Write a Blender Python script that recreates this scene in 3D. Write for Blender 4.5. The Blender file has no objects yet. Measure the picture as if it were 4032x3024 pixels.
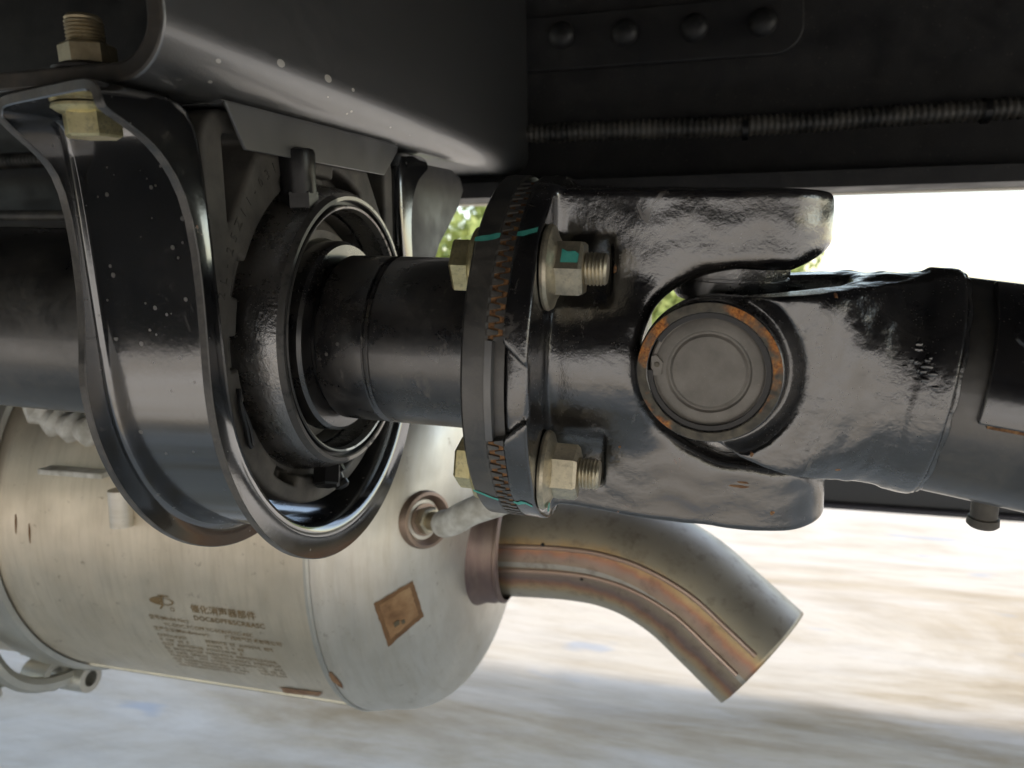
import bpy, bmesh, math, random
import numpy as np
from mathutils import Matrix, Vector, Euler

R = math.radians
random.seed(7)
rng = np.random.default_rng(7)
sc = bpy.context.scene
COL = sc.collection

# ------------------------------------------------------------------ camera
cam_d = bpy.data.cameras.new('camera')
cam = bpy.data.objects.new('camera', cam_d)
COL.objects.link(cam)
sc.camera = cam
CAM_LOC = Vector((.087, -.346, .026))
PSI = R(14.0)
PIT = math.atan((1512 - 1130) / 2800)
cam.location = CAM_LOC
cam.rotation_euler = (R(90) - PIT, 0, PSI)
cam_d.sensor_width = 36
cam_d.lens = 25.0
cam_d.clip_start = .01
cam_d.clip_end = 3000
cam_d.dof.use_dof = True
cam_d.dof.focus_distance = .33
cam_d.dof.aperture_fstop = 12.0

# ------------------------------------------------------------------ world, sun, exposure
SUN_DIR = Vector((.42, -.04, 1.0)).normalized()
wd = bpy.data.worlds.new('World')
sc.world = wd
wd.use_nodes = True
nt = wd.node_tree
bg = nt.nodes['Background']
sky = nt.nodes.new('ShaderNodeTexSky')
sky.sky_type = 'NISHITA'
sky.sun_disc = False
sky.sun_elevation = math.asin(SUN_DIR.z)
sky.sun_rotation = math.atan2(SUN_DIR.x, SUN_DIR.y)
sky.air_density = 1.0
sky.dust_density = 1.2
sky.ozone_density = 1.0
nt.links.new(sky.outputs[0], bg.inputs[0])
bg.inputs[1].default_value = .15
sun_d = bpy.data.lights.new('sun', 'SUN')
sun_d.energy = .6
sun_d.angle = R(5)
sun_d.color = (1, .95, .86)
sun = bpy.data.objects.new('sun', sun_d)
COL.objects.link(sun)
sun.rotation_euler = SUN_DIR.to_track_quat('Z', 'Y').to_euler()
sun.location = (2, 1, 6)
vs = sc.view_settings
vs.view_transform = 'Standard'
vs.look = 'None'
vs.gamma = 1
vs.use_curve_mapping = False
vs.exposure = 1.75
vs.use_white_balance = True
vs.white_balance_temperature = 7900
vs.white_balance_tint = 10

# ------------------------------------------------------------------ helpers: pixel of the 4032x3024 photo -> point
FWD = Vector((-math.sin(PSI) * math.cos(PIT), math.cos(PSI) * math.cos(PIT), -math.sin(PIT)))
RGT = Vector((math.cos(PSI), math.sin(PSI), 0))
UPV = RGT.cross(FWD)
def ray(u, v): return FWD + RGT * ((u - 2016) / 2800) - UPV * ((v - 1512) / 2800)
def atY(u, v, Y):
    r = ray(u, v); return CAM_LOC + r * ((Y - CAM_LOC.y) / r.y)
def atX(u, v, X):
    r = ray(u, v); return CAM_LOC + r * ((X - CAM_LOC.x) / r.x)

# ------------------------------------------------------------------ material helpers
class NB:
    def __init__(s, name):
        s.m = bpy.data.materials.new(name); s.m.use_nodes = True
        s.t = s.m.node_tree; s.n = s.t.nodes; s.b = s.n['Principled BSDF']
        s.tc = s.n.new('ShaderNodeTexCoord')
    def link(s, a, b): s.t.links.new(a, b)
    def val(s, node, key, v):
        if hasattr(v, 'is_linked') or isinstance(v, bpy.types.NodeSocket): s.link(v, node.inputs[key])
        else: node.inputs[key].default_value = v
    def mapping(s, scale=(1, 1, 1), rot=(0, 0, 0), src='Object', loc=(0, 0, 0)):
        m = s.n.new('ShaderNodeMapping'); s.link(s.tc.outputs[src], m.inputs[0])
        m.inputs[1].default_value = loc; m.inputs[2].default_value = rot; m.inputs[3].default_value = scale
        return m.outputs[0]
    def noise(s, scale, detail=4, rough=.55, vec=None, dist=0, out=0):
        x = s.n.new('ShaderNodeTexNoise'); s.link(vec or s.tc.outputs['Object'], x.inputs['Vector'])
        x.inputs['Scale'].default_value = scale; x.inputs['Detail'].default_value = detail
        x.inputs['Roughness'].default_value = rough; x.inputs['Distortion'].default_value = dist
        return x.outputs[out]
    def voro(s, scale, vec=None, feature='F1', out='Distance', rnd=1):
        x = s.n.new('ShaderNodeTexVoronoi'); x.feature = feature
        s.link(vec or s.tc.outputs['Object'], x.inputs['Vector'])
        x.inputs['Scale'].default_value = scale; x.inputs['Randomness'].default_value = rnd
        return x.outputs[out]
    def ramp(s, f, pts, interp='LINEAR'):
        x = s.n.new('ShaderNodeValToRGB'); s.link(f, x.inputs[0]); e = x.color_ramp.elements
        x.color_ramp.interpolation = interp
        def c4(c): return (c, c, c, 1) if isinstance(c, (int, float)) else tuple(c) + (1,)
        e[0].position, e[0].color = pts[0][0], c4(pts[0][1]); e[1].position, e[1].color = pts[-1][0], c4(pts[-1][1])
        for p, c in pts[1:-1]: q = e.new(p); q.color = c4(c)
        return x.outputs[0]
    def mix(s, f, a, b, mode='MIX'):
        x = s.n.new('ShaderNodeMix'); x.data_type = 'RGBA'; x.blend_type = mode
        for k, v in ((0, f), (6, a), (7, b)):
            if isinstance(v, bpy.types.NodeSocket): s.link(v, x.inputs[k])
            else: x.inputs[k].default_value = v if k == 0 else (tuple(v) + (1,) if len(v) == 3 else v)
        return x.outputs[2]
    def math(s, op, a, b=None, clamp=False):
        x = s.n.new('ShaderNodeMath'); x.operation = op; x.use_clamp = clamp
        for k, v in ((0, a), (1, b)):
            if v is None: continue
            if isinstance(v, bpy.types.NodeSocket): s.link(v, x.inputs[k])
            else: x.inputs[k].default_value = v
        return x.outputs[0]
    def sep(s, vec=None):
        x = s.n.new('ShaderNodeSeparateXYZ'); s.link(vec or s.tc.outputs['Object'], x.inputs[0]); return x.outputs
    def bump(s, h, strength=.5, dist=.001, prev=None):
        x = s.n.new('ShaderNodeBump'); x.inputs['Strength'].default_value = strength; x.inputs['Distance'].default_value = dist
        s.link(h, x.inputs['Height'])
        if prev: s.link(prev, x.inputs['Normal'])
        return x.outputs[0]
    def done(s, color=None, rough=None, metal=None, normal=None, spec=None, coat=None):
        for k, v in (('Base Color', color), ('Roughness', rough), ('Metallic', metal), ('Normal', normal), ('Specular IOR Level', spec), ('Coat Weight', coat)):
            if v is None: continue
            if isinstance(v, bpy.types.NodeSocket): s.link(v, s.b.inputs[k])
            elif isinstance(v, (tuple, list)): s.b.inputs[k].default_value = tuple(v) + (1,)
            else: s.b.inputs[k].default_value = v
        return s.m

def paint(name, base=(.010, .010, .012), rough=.28, dust=.3, dcol=(.19, .17, .145), dscale=45, peel=.35, peel_scale=420,
          cast=0, cast_scale=120, speck=.0, rust=0., chips=0., spec=.9, coat=.3, ior=1.75, smear=0, rvar=1.):
    b = NB(name)
    n1 = b.noise(dscale, 7, .62, dist=.4)
    mask = b.math('MULTIPLY', b.ramp(n1, [(.36, 0), (.66, 1)]), dust)
    fine = b.noise(dscale * 14, 3, .6)
    mask = b.math('MULTIPLY', mask, b.ramp(fine, [(.25, .35), (.7, 1)]))
    if speck:
        v = b.voro(330); c = b.voro(330, out='Color')
        cs = b.n.new('ShaderNodeSeparateColor'); b.link(c, cs.inputs[0])
        rad = b.math('MULTIPLY', cs.outputs[0], .34)
        dot = b.math('LESS_THAN', v, rad)
        sel = b.math('GREATER_THAN', cs.outputs[1], 1 - speck)
        mask = b.math('MAXIMUM', mask, b.math('MULTIPLY', b.math('MULTIPLY', dot, sel), .34))
    gv = b.voro(1250); gc = b.voro(1250, out='Color')
    gs = b.n.new('ShaderNodeSeparateColor'); b.link(gc, gs.inputs[0])
    grain = b.math('MULTIPLY', b.math('LESS_THAN', gv, b.math('MULTIPLY', gs.outputs[0], .42)), b.math('GREATER_THAN', gs.outputs[1], .72))
    patchy = b.ramp(b.noise(dscale * 1.9, 5, .65, vec=b.mapping(loc=(5, 2, 8))), [(.42, .05), (.62, 1)])
    mask = b.math('MAXIMUM', mask, b.math('MULTIPLY', b.math('MULTIPLY', grain, patchy), min(.55, .15 + dust)))
    if smear:
        sn = b.noise(85, 7, .68, vec=b.mapping((1, 1, .55), loc=(2, 9, 4)), dist=.8)
        mask = b.math('MAXIMUM', mask, b.math('MULTIPLY', b.ramp(sn, [(.60, 0), (.70, 1)]), smear))
    col = b.mix(mask, base, dcol)
    rg = b.math('ADD', b.math('MULTIPLY', mask, .6), b.ramp(b.noise(dscale * .7, 4), [(.3, rough * (1 - .25 * rvar)), (.7, rough * (1 + .35 * rvar))]), clamp=True)
    if chips:
        cv = b.voro(150, vec=b.mapping((1, .5, 1))); cc = b.voro(150, vec=b.mapping((1, .5, 1)), out='Color')
        cs = b.n.new('ShaderNodeSeparateColor'); b.link(cc, cs.inputs[0])
        d = b.math('LESS_THAN', cv, b.math('MULTIPLY', cs.outputs[0], .26))
        px = b.sep()
        area = b.math('MULTIPLY', b.math('LESS_THAN', px[2], .128), b.ramp(px[1], [(.02, 1), (.14, .0)]))
        area = b.math('MULTIPLY', area, b.ramp(b.noise(22, 2), [(.34, 0), (.42, 1)]))
        ck = b.math('MULTIPLY', b.math('MULTIPLY', d, b.math('GREATER_THAN', cs.outputs[1], 1 - chips)), area)
        col = b.mix(ck, col, (.55, .52, .46))
    if rust:
        rn = b.noise(38, 8, .7, vec=b.mapping(loc=(3.1, 1.7, .4)))
        rm = b.ramp(rn, [(.70 - .14 * rust, 0), (.74 - .14 * rust, 1)])
        rc = b.ramp(b.noise(500, 3), [(.3, (.10, .03, .012)), (.6, (.36, .12, .03)), (.8, (.45, .2, .06))])
        col = b.mix(rm, col, rc); rg = b.math('MAXIMUM', rg, b.math('MULTIPLY', rm, .9))
    nm = b.bump(b.noise(peel_scale, 2, .5), peel * .35, .0006)
    if cast:
        area = b.ramp(b.noise(34, 3, .6, vec=b.mapping(loc=(.7, .2, .9))), [(.38, .12), (.62, 1)])
        hh = b.math('MULTIPLY', b.noise(cast_scale, 6, .6, dist=.3), area)
        nm = b.bump(hh, cast, .0022, nm)
    m = b.done(col, rg, 0, nm, spec, coat)
    b.b.inputs['Coat Roughness'].default_value = .06
    b.b.inputs['IOR'].default_value = ior
    return m

M = {}
M['paint'] = paint('gloss_black_paint', rough=.15, dust=.10, speck=.16, peel=.15, ior=1.8)
M['strap'] = paint('strap_black_paint', base=(.006, .007, .009), rough=.11, dust=.05, speck=.10, peel=.08, rust=.15, spec=1.0, ior=1.95, smear=.22)
M['cast'] = paint('cast_black_paint', base=(.006, .006, .008), rough=.15, dust=.15, cast=.18, cast_scale=300, peel=.25, peel_scale=1000, rust=.28, spec=1.0, ior=1.8, smear=.45)
M['cast2'] = paint('tube_yoke_paint', base=(.007, .007, .009), rough=.15, dust=.22, cast=.36, cast_scale=220, peel=.28, peel_scale=1000, dcol=(.15, .14, .125), rust=.2, spec=1.0, ior=1.82, smear=.55)
M['shaft'] = paint('shaft_satin_black', base=(.008, .008, .010), rough=.24, dust=.28, speck=.14, dscale=60, peel=.08, ior=1.7, smear=.75)
M['tube'] = paint('tube_dusty_black', base=(.010, .010, .011), rough=.26, dust=.6, dscale=25, dcol=(.12, .11, .09), speck=.14, peel=.12, ior=1.7)
M['beam'] = paint('crossmember_paint', base=(.013, .014, .016), rough=.36, dust=.10, dscale=150, peel=.22, peel_scale=1100, chips=.6, spec=1.0, ior=2.05, rvar=0.)
M['rail'] = paint('rail_paint', base=(.006, .006, .008), rough=.5, dust=.13, dscale=30, speck=.2, spec=.6, coat=0, ior=1.6)
M['housing'] = paint('housing_paint', base=(.008, .008, .009), rough=.2, dust=.25, cast=.25, cast_scale=520, peel=.6, dcol=(.17, .14, .11), spec=1.0, ior=2.15)
M['flange'] = paint('flange_dusty_black', base=(.024, .024, .024), rough=.34, dust=.6, dcol=(.17, .155, .13), dscale=70, peel=.2, ior=1.6, smear=.5)
M['plate'] = paint('plate_grey_paint', base=(.065, .070, .075), rough=.38, dust=.25, peel=.1, ior=1.7)

M['edge'] = paint('worn_cut_edge', base=(.030, .029, .028), rough=.42, dust=.7, dcol=(.20, .185, .165), dscale=120, peel=.3, ior=1.5, smear=.8)
M['cut'] = paint('dusty_cut_end', base=(.022, .020, .018), rough=.6, dust=.8, dcol=(.10, .085, .068), dscale=160, peel=.5, ior=1.5)
b = NB('rubber')
n = b.noise(60, 6)
M['rubber'] = b.done(b.ramp(n, [(.3, (.045, .042, .038)), (.72, (.14, .128, .112))]), .62, 0, b.bump(b.noise(500, 3), .25, .0006))
b = NB('grey_seal')
M['seal'] = b.done(b.ramp(b.noise(80, 4), [(.3, (.38, .36, .32)), (.7, (.6, .57, .51))]), .6, 0)
b = NB('black_plastic')
M['plastic'] = b.done((.012, .012, .013), .32, 0, b.bump(b.noise(200, 3), .3, .0005))
b = NB('worn_steel_rim')
w = b.ramp(b.noise(150, 7, .7), [(.36, 0), (.46, 1)])
ys = b.sep()
w = b.math('MULTIPLY', w, b.ramp(b.math('ADD', ys[1], b.math('MULTIPLY', b.noise(40, 4), .03)), [(-.045, .12), (-.020, 1)]))
M['worn'] = b.done(b.mix(w, (.02, .02, .02), (.42, .40, .37)), .38, b.math('MULTIPLY', w, .75))

def zinc(name, c0, c1, r=.34):
    b = NB(name); n = b.noise(120, 6, .65)
    col = b.ramp(n, [(.3, c0), (.7, c1)])
    d = b.math('MULTIPLY', b.ramp(b.noise(420, 4, .7), [(.5, 0), (.75, 1)]), .5)
    col = b.mix(d, col, (.12, .10, .07))
    return b.done(col, b.ramp(n, [(.3, r), (.7, r + .2)]), b.math('SUBTRACT', .85, b.math('MULTIPLY', d, .6)), b.bump(b.noise(300, 3), .15, .0004))
M['zinc'] = zinc('yellow_zinc', (.62, .54, .28), (.84, .76, .48), .28)
M['zinc_nut'] = zinc('dull_zinc_nut', (.42, .38, .30), (.74, .67, .52), .30)
M['zinc_dark'] = zinc('dark_zinc_nut', (.34, .28, .18), (.5, .43, .30), .42)

def rusty(name, thr=.5, base=(.10, .09, .075)):
    b = NB(name); rm = b.ramp(b.noise(26, 5, .6, vec=b.mapping(loc=(1.3, .2, 5.1))), [(thr - .03, 0), (thr + .03, 1)])
    rc = b.ramp(b.noise(900, 3, .7), [(.3, (.14, .04, .016)), (.5, (.60, .21, .055)), (.7, (.75, .38, .10))])
    c = b.mix(rm, b.ramp(b.noise(200, 5), [(.35, base), (.7, (.20, .18, .14))]), rc)
    return b.done(c, .78, 0, b.bump(b.noise(800, 4), .5, .0006))
M['rust_rim'] = rusty('rusty_bore_rim', .57, (.085, .08, .07))
b = NB('rust_core')
M['rust_core'] = b.done(b.ramp(b.noise(420, 4, .7), [(.35, (.045, .022, .012)), (.55, (.27, .13, .055)), (.75, (.44, .27, .13))]), .85, 0)
b = NB('cap_grey')
n = b.noise(70, 6, .6)
c = b.ramp(n, [(.3, (.19, .178, .16)), (.7, (.31, .29, .262))])
sp = b.ramp(b.noise(1300, 2), [(.66, 0), (.74, 1)])
crk = b.ramp(b.voro(42, feature='DISTANCE_TO_EDGE', vec=b.mapping(loc=(.1, .3, .2))), [(0, 1), (.02, 0)])
c = b.mix(b.math('MULTIPLY', sp, .5), c, (.42, .40, .36))
M['cap'] = b.done(c, .55, .25, b.bump(b.noise(400, 3), .2, .0004))
b = NB('teal_mark')
M['teal'] = b.done(b.ramp(b.noise(300, 4), [(.3, (.03, .36, .30)), (.7, (.09, .52, .44))]), .5, 0)

def steel(name, c0, c1, rough=.36, streak=.5, metal=.85, stain=.3):
    b = NB(name)
    n = b.noise(14, 5, .6)
    st = b.noise(55, 5, .65, vec=b.mapping((2.2, .35, .35)))
    col = b.ramp(n, [(.3, c0), (.7, c1)])
    col = b.mix(b.math('MULTIPLY', b.ramp(st, [(.45, 0), (.72, 1)]), streak), col, (.46, .40, .30))
    st2 = b.noise(80, 5, .7, vec=b.mapping((2.6, .22, .22), loc=(3, 1, 1)))
    col = b.mix(b.math('MULTIPLY', b.ramp(st2, [(.50, 0), (.74, 1)]), streak * .6), col, (.24, .17, .11))
    sp = b.ramp(b.noise(95, 5, .7), [(.62, 0), (.72, 1)])
    col = b.mix(b.math('MULTIPLY', sp, stain), col, (.16, .10, .055))
    return b.done(col, b.ramp(b.noise(30, 5), [(.3, rough), (.7, rough + .16)]), metal, b.bump(b.noise(240, 4), .06, .0006))
M['can'] = steel('canister_stainless', (.56, .49, .395), (.72, .635, .52), .34, .32, .75, .6)
M['cap_end'] = steel('end_cap_stainless', (.55, .52, .47), (.68, .645, .59), .34, .3, .78, .4)
M['clamp'] = steel('clamp_steel', (.42, .41, .38), (.6, .58, .53), .34, .2, .85, .3)

def uvramp(name):
    # outlet pipe: temper colours either side of the welded seam, by the angle around the pipe (UV x)
    b = NB(name)
    s = b.sep(b.tc.outputs['UV'])
    wob = b.math('MULTIPLY', b.math('SUBTRACT', b.noise(45, 6, .65), .5), .045)
    x = b.math('ADD', s[0], wob)
    c = b.ramp(x, [(0, (.42, .375, .315)), (.37, (.40, .35, .29)), (.412, (.42, .35, .26)), (.436, (.52, .34, .18)), (.452, (.42, .20, .13)),
                   (.466, (.34, .23, .19)), (.50, (.38, .31, .23)), (.535, (.27, .19, .17)), (.55, (.40, .21, .14)), (.566, (.50, .34, .20)), (.59, (.44, .38, .29)), (.66, (.42, .38, .33)), (1, (.44, .41, .37))])
    end = b.ramp(b.math('ADD', s[1], wob), [(.03, 1), (.10, 0)])
    c = b.mix(b.math('MULTIPLY', end, .8), c, (.17, .11, .11))
    sp = b.ramp(b.noise(70, 6, .7), [(.52, 0), (.72, 1)])
    c = b.mix(b.math('MULTIPLY', sp, .55), c, (.13, .09, .07))
    return b.done(c, b.ramp(b.noise(40, 4), [(.3, .40), (.7, .55)]), .65, b.bump(b.noise(160, 4), .06, .0006))
M['pipe'] = uvramp('pipe_temper_stainless')
M['weld'] = steel('weld_purple', (.15, .10, .10), (.30, .21, .18), .38, .2, .8, .3)
M['bead'] = steel('weld_bead_rose', (.50, .33, .26), (.60, .42, .34), .34, .1, .8, .1)
M['boss'] = steel('boss_brown_steel', (.22, .15, .13), (.40, .29, .23), .34, .2, .85, .2)
b = NB('white_sleeve')
M['white'] = b.done(b.ramp(b.noise(90, 5), [(.35, (.45, .43, .38)), (.65, (.72, .71, .67))]), .5, 0, b.bump(b.noise(90, 5), .5, .002))
b = NB('brown_print')
M['print'] = b.done(b.ramp(b.noise(120, 4), [(.3, (.17, .11, .05)), (.7, (.28, .19, .10))]), .6, .2)
b = NB('old_sticker')
n = b.noise(40, 6, .6)
M['sticker'] = b.done(b.ramp(n, [(.3, (.15, .07, .028)), (.5, (.36, .19, .085)), (.7, (.47, .28, .13))]), .6, 0)
M['sticker'] = b.done(b.ramp(n, [(.3, (.10, .045, .018)), (.7, (.24, .12, .05))]), .6, 0)
b = NB('sticker_face')
M['sticker_face'] = b.done(b.ramp(b.noise(60, 6, .6), [(.3, (.16, .075, .03)), (.5, (.28, .15, .07)), (.7, (.38, .23, .12))]), .6, 0)
b = NB('sticker_ink')
M['ink'] = b.done((.10, .08, .05), .7, 0)
b = NB('rust_stain')
M['stain'] = b.done(b.ramp(b.noise(90, 5), [(.3, (.14, .06, .03)), (.7, (.34, .20, .11))]), .8, .1)
b = NB('conduit_plastic')
M['conduit'] = b.done(b.ramp(b.noise(40, 5), [(.35, (.03, .029, .027)), (.65, (.12, .11, .095))]), .45, 0)
b = NB('guard_grey')
M['guard'] = b.done((.045, .042, .046), .45, 0)
b = NB('pale_strip')
M['pale'] = b.done((.55, .50, .42), .6, 0)
b = NB('bed_dark')
M['bed'] = b.done((.02, .02, .022), .6, 0)
b = NB('concrete')
mp = b.mapping((.35, 1.3, 1))
n1 = b.noise(1.5, 10, .66, vec=mp, dist=.8); n2 = b.noise(14, 6, .7, vec=mp); n3 = b.noise(4.5, 8, .7, vec=b.mapping((.3, 1.6, 1), loc=(7, 3, 0)), dist=.3)
c = b.ramp(n1, [(.34, (.30, .23, .14)), (.44, (.47, .405, .31)), (.54, (.60, .56, .49)), (.64, (.48, .42, .33)), (.74, (.36, .295, .20))])
c = b.mix(b.math('MULTIPLY', b.ramp(n3, [(.46, 0), (.64, 1)]), .5), c, (.62, .60, .565))
c = b.mix(b.math('MULTIPLY', b.ramp(n2, [(.38, 1), (.55, 0)]), .18), c, (.24, .21, .17))
blue = b.ramp(b.noise(5.5, 3, vec=b.mapping((.6, 1.8, 1), loc=(4, 2, 0))), [(.66, 0), (.72, 1)])
c = b.mix(b.math('MULTIPLY', blue, .5), c, (.30, .38, .50))
M['ground'] = b.done(c, .9, 0, b.bump(n2, .3, .004))
b = NB('leaves')
oi = b.n.new('ShaderNodeObjectInfo')
g = b.noise(1.3, 3)
M['leaf'] = b.done(b.ramp(g, [(.35, (.24, .30, .07)), (.65, (.46, .52, .17))]), .6, 0)
b.b.inputs['Transmission Weight'].default_value = 0
b = NB('bark')
M['bark'] = b.done((.10, .075, .05), .9, 0)

# ------------------------------------------------------------------ mesh helpers
def link(name, me, mat, parent=None, mtx=None, smooth=32):
    o = bpy.data.objects.new(name, me)
    COL.objects.link(o)
    if mat and not me.materials: me.materials.append(M[mat] if isinstance(mat, str) else mat)
    if parent: o.parent = parent
    if mtx is not None: o.matrix_local = mtx
    if smooth:
        for p in me.polygons: p.use_smooth = True
        me.set_sharp_from_angle(angle=R(smooth))
    return o
def mesh(name, v, f):
    me = bpy.data.meshes.new(name); me.from_pydata([tuple(p) for p in v], [], f); me.update(); return me
def thing(name, label, cat, loc=(0, 0, 0), rot=(0, 0, 0), group=None):
    o = bpy.data.objects.new(name, None); COL.objects.link(o)
    o.empty_display_size = .02
    o.location = loc; o.rotation_euler = rot
    return tag(o, label, cat, group)
def tag(o, label, cat, group=None):
    o['label'] = label; o['category'] = cat
    if group: o['group'] = group
    return o
def bev(o, w, seg=2, ang=40):
    m = o.modifiers.new('bevel', 'BEVEL'); m.width = w; m.segments = seg; m.limit_method = 'ANGLE'; m.angle_limit = R(ang)
    m.harden_normals = False
    return o

def lathe(prof, seg=96, a0=0, a1=2 * math.pi, closed=False):
    """prof: (x, r) pairs; revolved about local X. angle 0 = -Y (towards the camera), growing upwards (+Z)."""
    full = abs(a1 - a0 - 2 * math.pi) < 1e-6
    n = seg if full else seg + 1
    v, f = [], []
    for x, r in prof:
        for k in range(n):
            a = a0 + (a1 - a0) * k / seg
            v.append((x, -r * math.cos(a), r * math.sin(a)))
    m = len(prof)
    for i in range(m if closed else m - 1):
        i2 = (i + 1) % m
        for k in range(seg):
            k2 = (k + 1) % n
            f.append((i * n + k, i * n + k2, i2 * n + k2, i2 * n + k))
    if not full and closed:
        f.append(tuple(i * n for i in range(m))); f.append(tuple(i * n + seg for i in reversed(range(m))))
    me = mesh('lathe', v, f)
    bm = bmesh.new(); bm.from_mesh(me); bmesh.ops.remove_doubles(bm, verts=bm.verts, dist=1e-6)
    bmesh.ops.recalc_face_normals(bm, faces=bm.faces); bm.to_mesh(me); bm.free()
    return me

def prism(poly, x0, x1, axis='X'):
    """poly: 2D points; extruded along axis from x0 to x1. X: (y,z); Y: (x,z); Z: (x,y)."""
    def p3(q, t):
        return {'X': (t, q[0], q[1]), 'Y': (q[0], t, q[1]), 'Z': (q[0], q[1], t)}[axis]
    n = len(poly)
    v = [p3(q, x0) for q in poly] + [p3(q, x1) for q in poly]
    f = [tuple(range(n)), tuple(range(2 * n - 1, n - 1, -1))] + [(i, (i + 1) % n, n + (i + 1) % n, n + i) for i in range(n)]
    me = mesh('prism', v, f)
    bm = bmesh.new(); bm.from_mesh(me); bmesh.ops.recalc_face_normals(bm, faces=bm.faces); bm.to_mesh(me); bm.free()
    return me
def box(x0, x1, y0, y1, z0, z1):
    return prism([(y0, z0), (y1, z0), (y1, z1), (y0, z1)], x0, x1)

def tube_path(pts, r, seg=20, radii=None, caps=True, uv=False, normal=(0, -1, 0)):
    pts = [Vector(p) for p in pts]; n = len(pts)
    tans = [((pts[min(i + 1, n - 1)] - pts[max(i - 1, 0)]).normalized()) for i in range(n)]
    nr = Vector(normal); v = []; f = []
    for i, p in enumerate(pts):
        t = tans[i]; a = (nr - t * nr.dot(t)).normalized(); nr = a; c = t.cross(a)
        rr = radii[i] if radii else r
        for k in range(seg):
            w = 2 * math.pi * k / seg
            v.append(p + a * (rr * math.cos(w)) + c * (rr * math.sin(w)))
    for i in range(n - 1):
        for k in range(seg):
            k2 = (k + 1) % seg
            f.append((i * seg + k, i * seg + k2, (i + 1) * seg + k2, (i + 1) * seg + k))
    if caps:
        f.append(tuple(reversed(range(seg)))); f.append(tuple((n - 1) * seg + k for k in range(seg)))
    me = mesh('tube', v, f)
    if uv:
        L = [0]
        for i in range(1, n): L.append(L[-1] + (pts[i] - pts[i - 1]).length)
        ul = me.uv_layers.new(name='UVMap')
        for p in me.polygons:
            ks = [vi % seg for vi in p.vertices]
            for li, vi in zip(p.loop_indices, p.vertices):
                k = vi % seg
                if max(ks) - min(ks) > seg / 2 and k < seg / 2: k += seg
                ul.data[li].uv = (((k / seg) + .5) % 1.0 if max(ks) - min(ks) <= seg / 2 else (k / seg + .5) - (1 if k / seg + .5 > 1.5 else 0), L[vi // seg] / L[-1])
    return me

def catmull(pts, n=8):
    pts = [Vector(p) for p in pts]; out = []
    for i in range(len(pts) - 1):
        p0 = pts[max(i - 1, 0)]; p1 = pts[i]; p2 = pts[i + 1]; p3 = pts[min(i + 2, len(pts) - 1)]
        for k in range(n):
            t = k / n
            out.append(.5 * ((2 * p1) + (p2 - p0) * t + (2 * p0 - 5 * p1 + 4 * p2 - p3) * t * t + (3 * p1 - p0 - 3 * p2 + p3) * t ** 3))
    out.append(pts[-1]); return out

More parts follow.
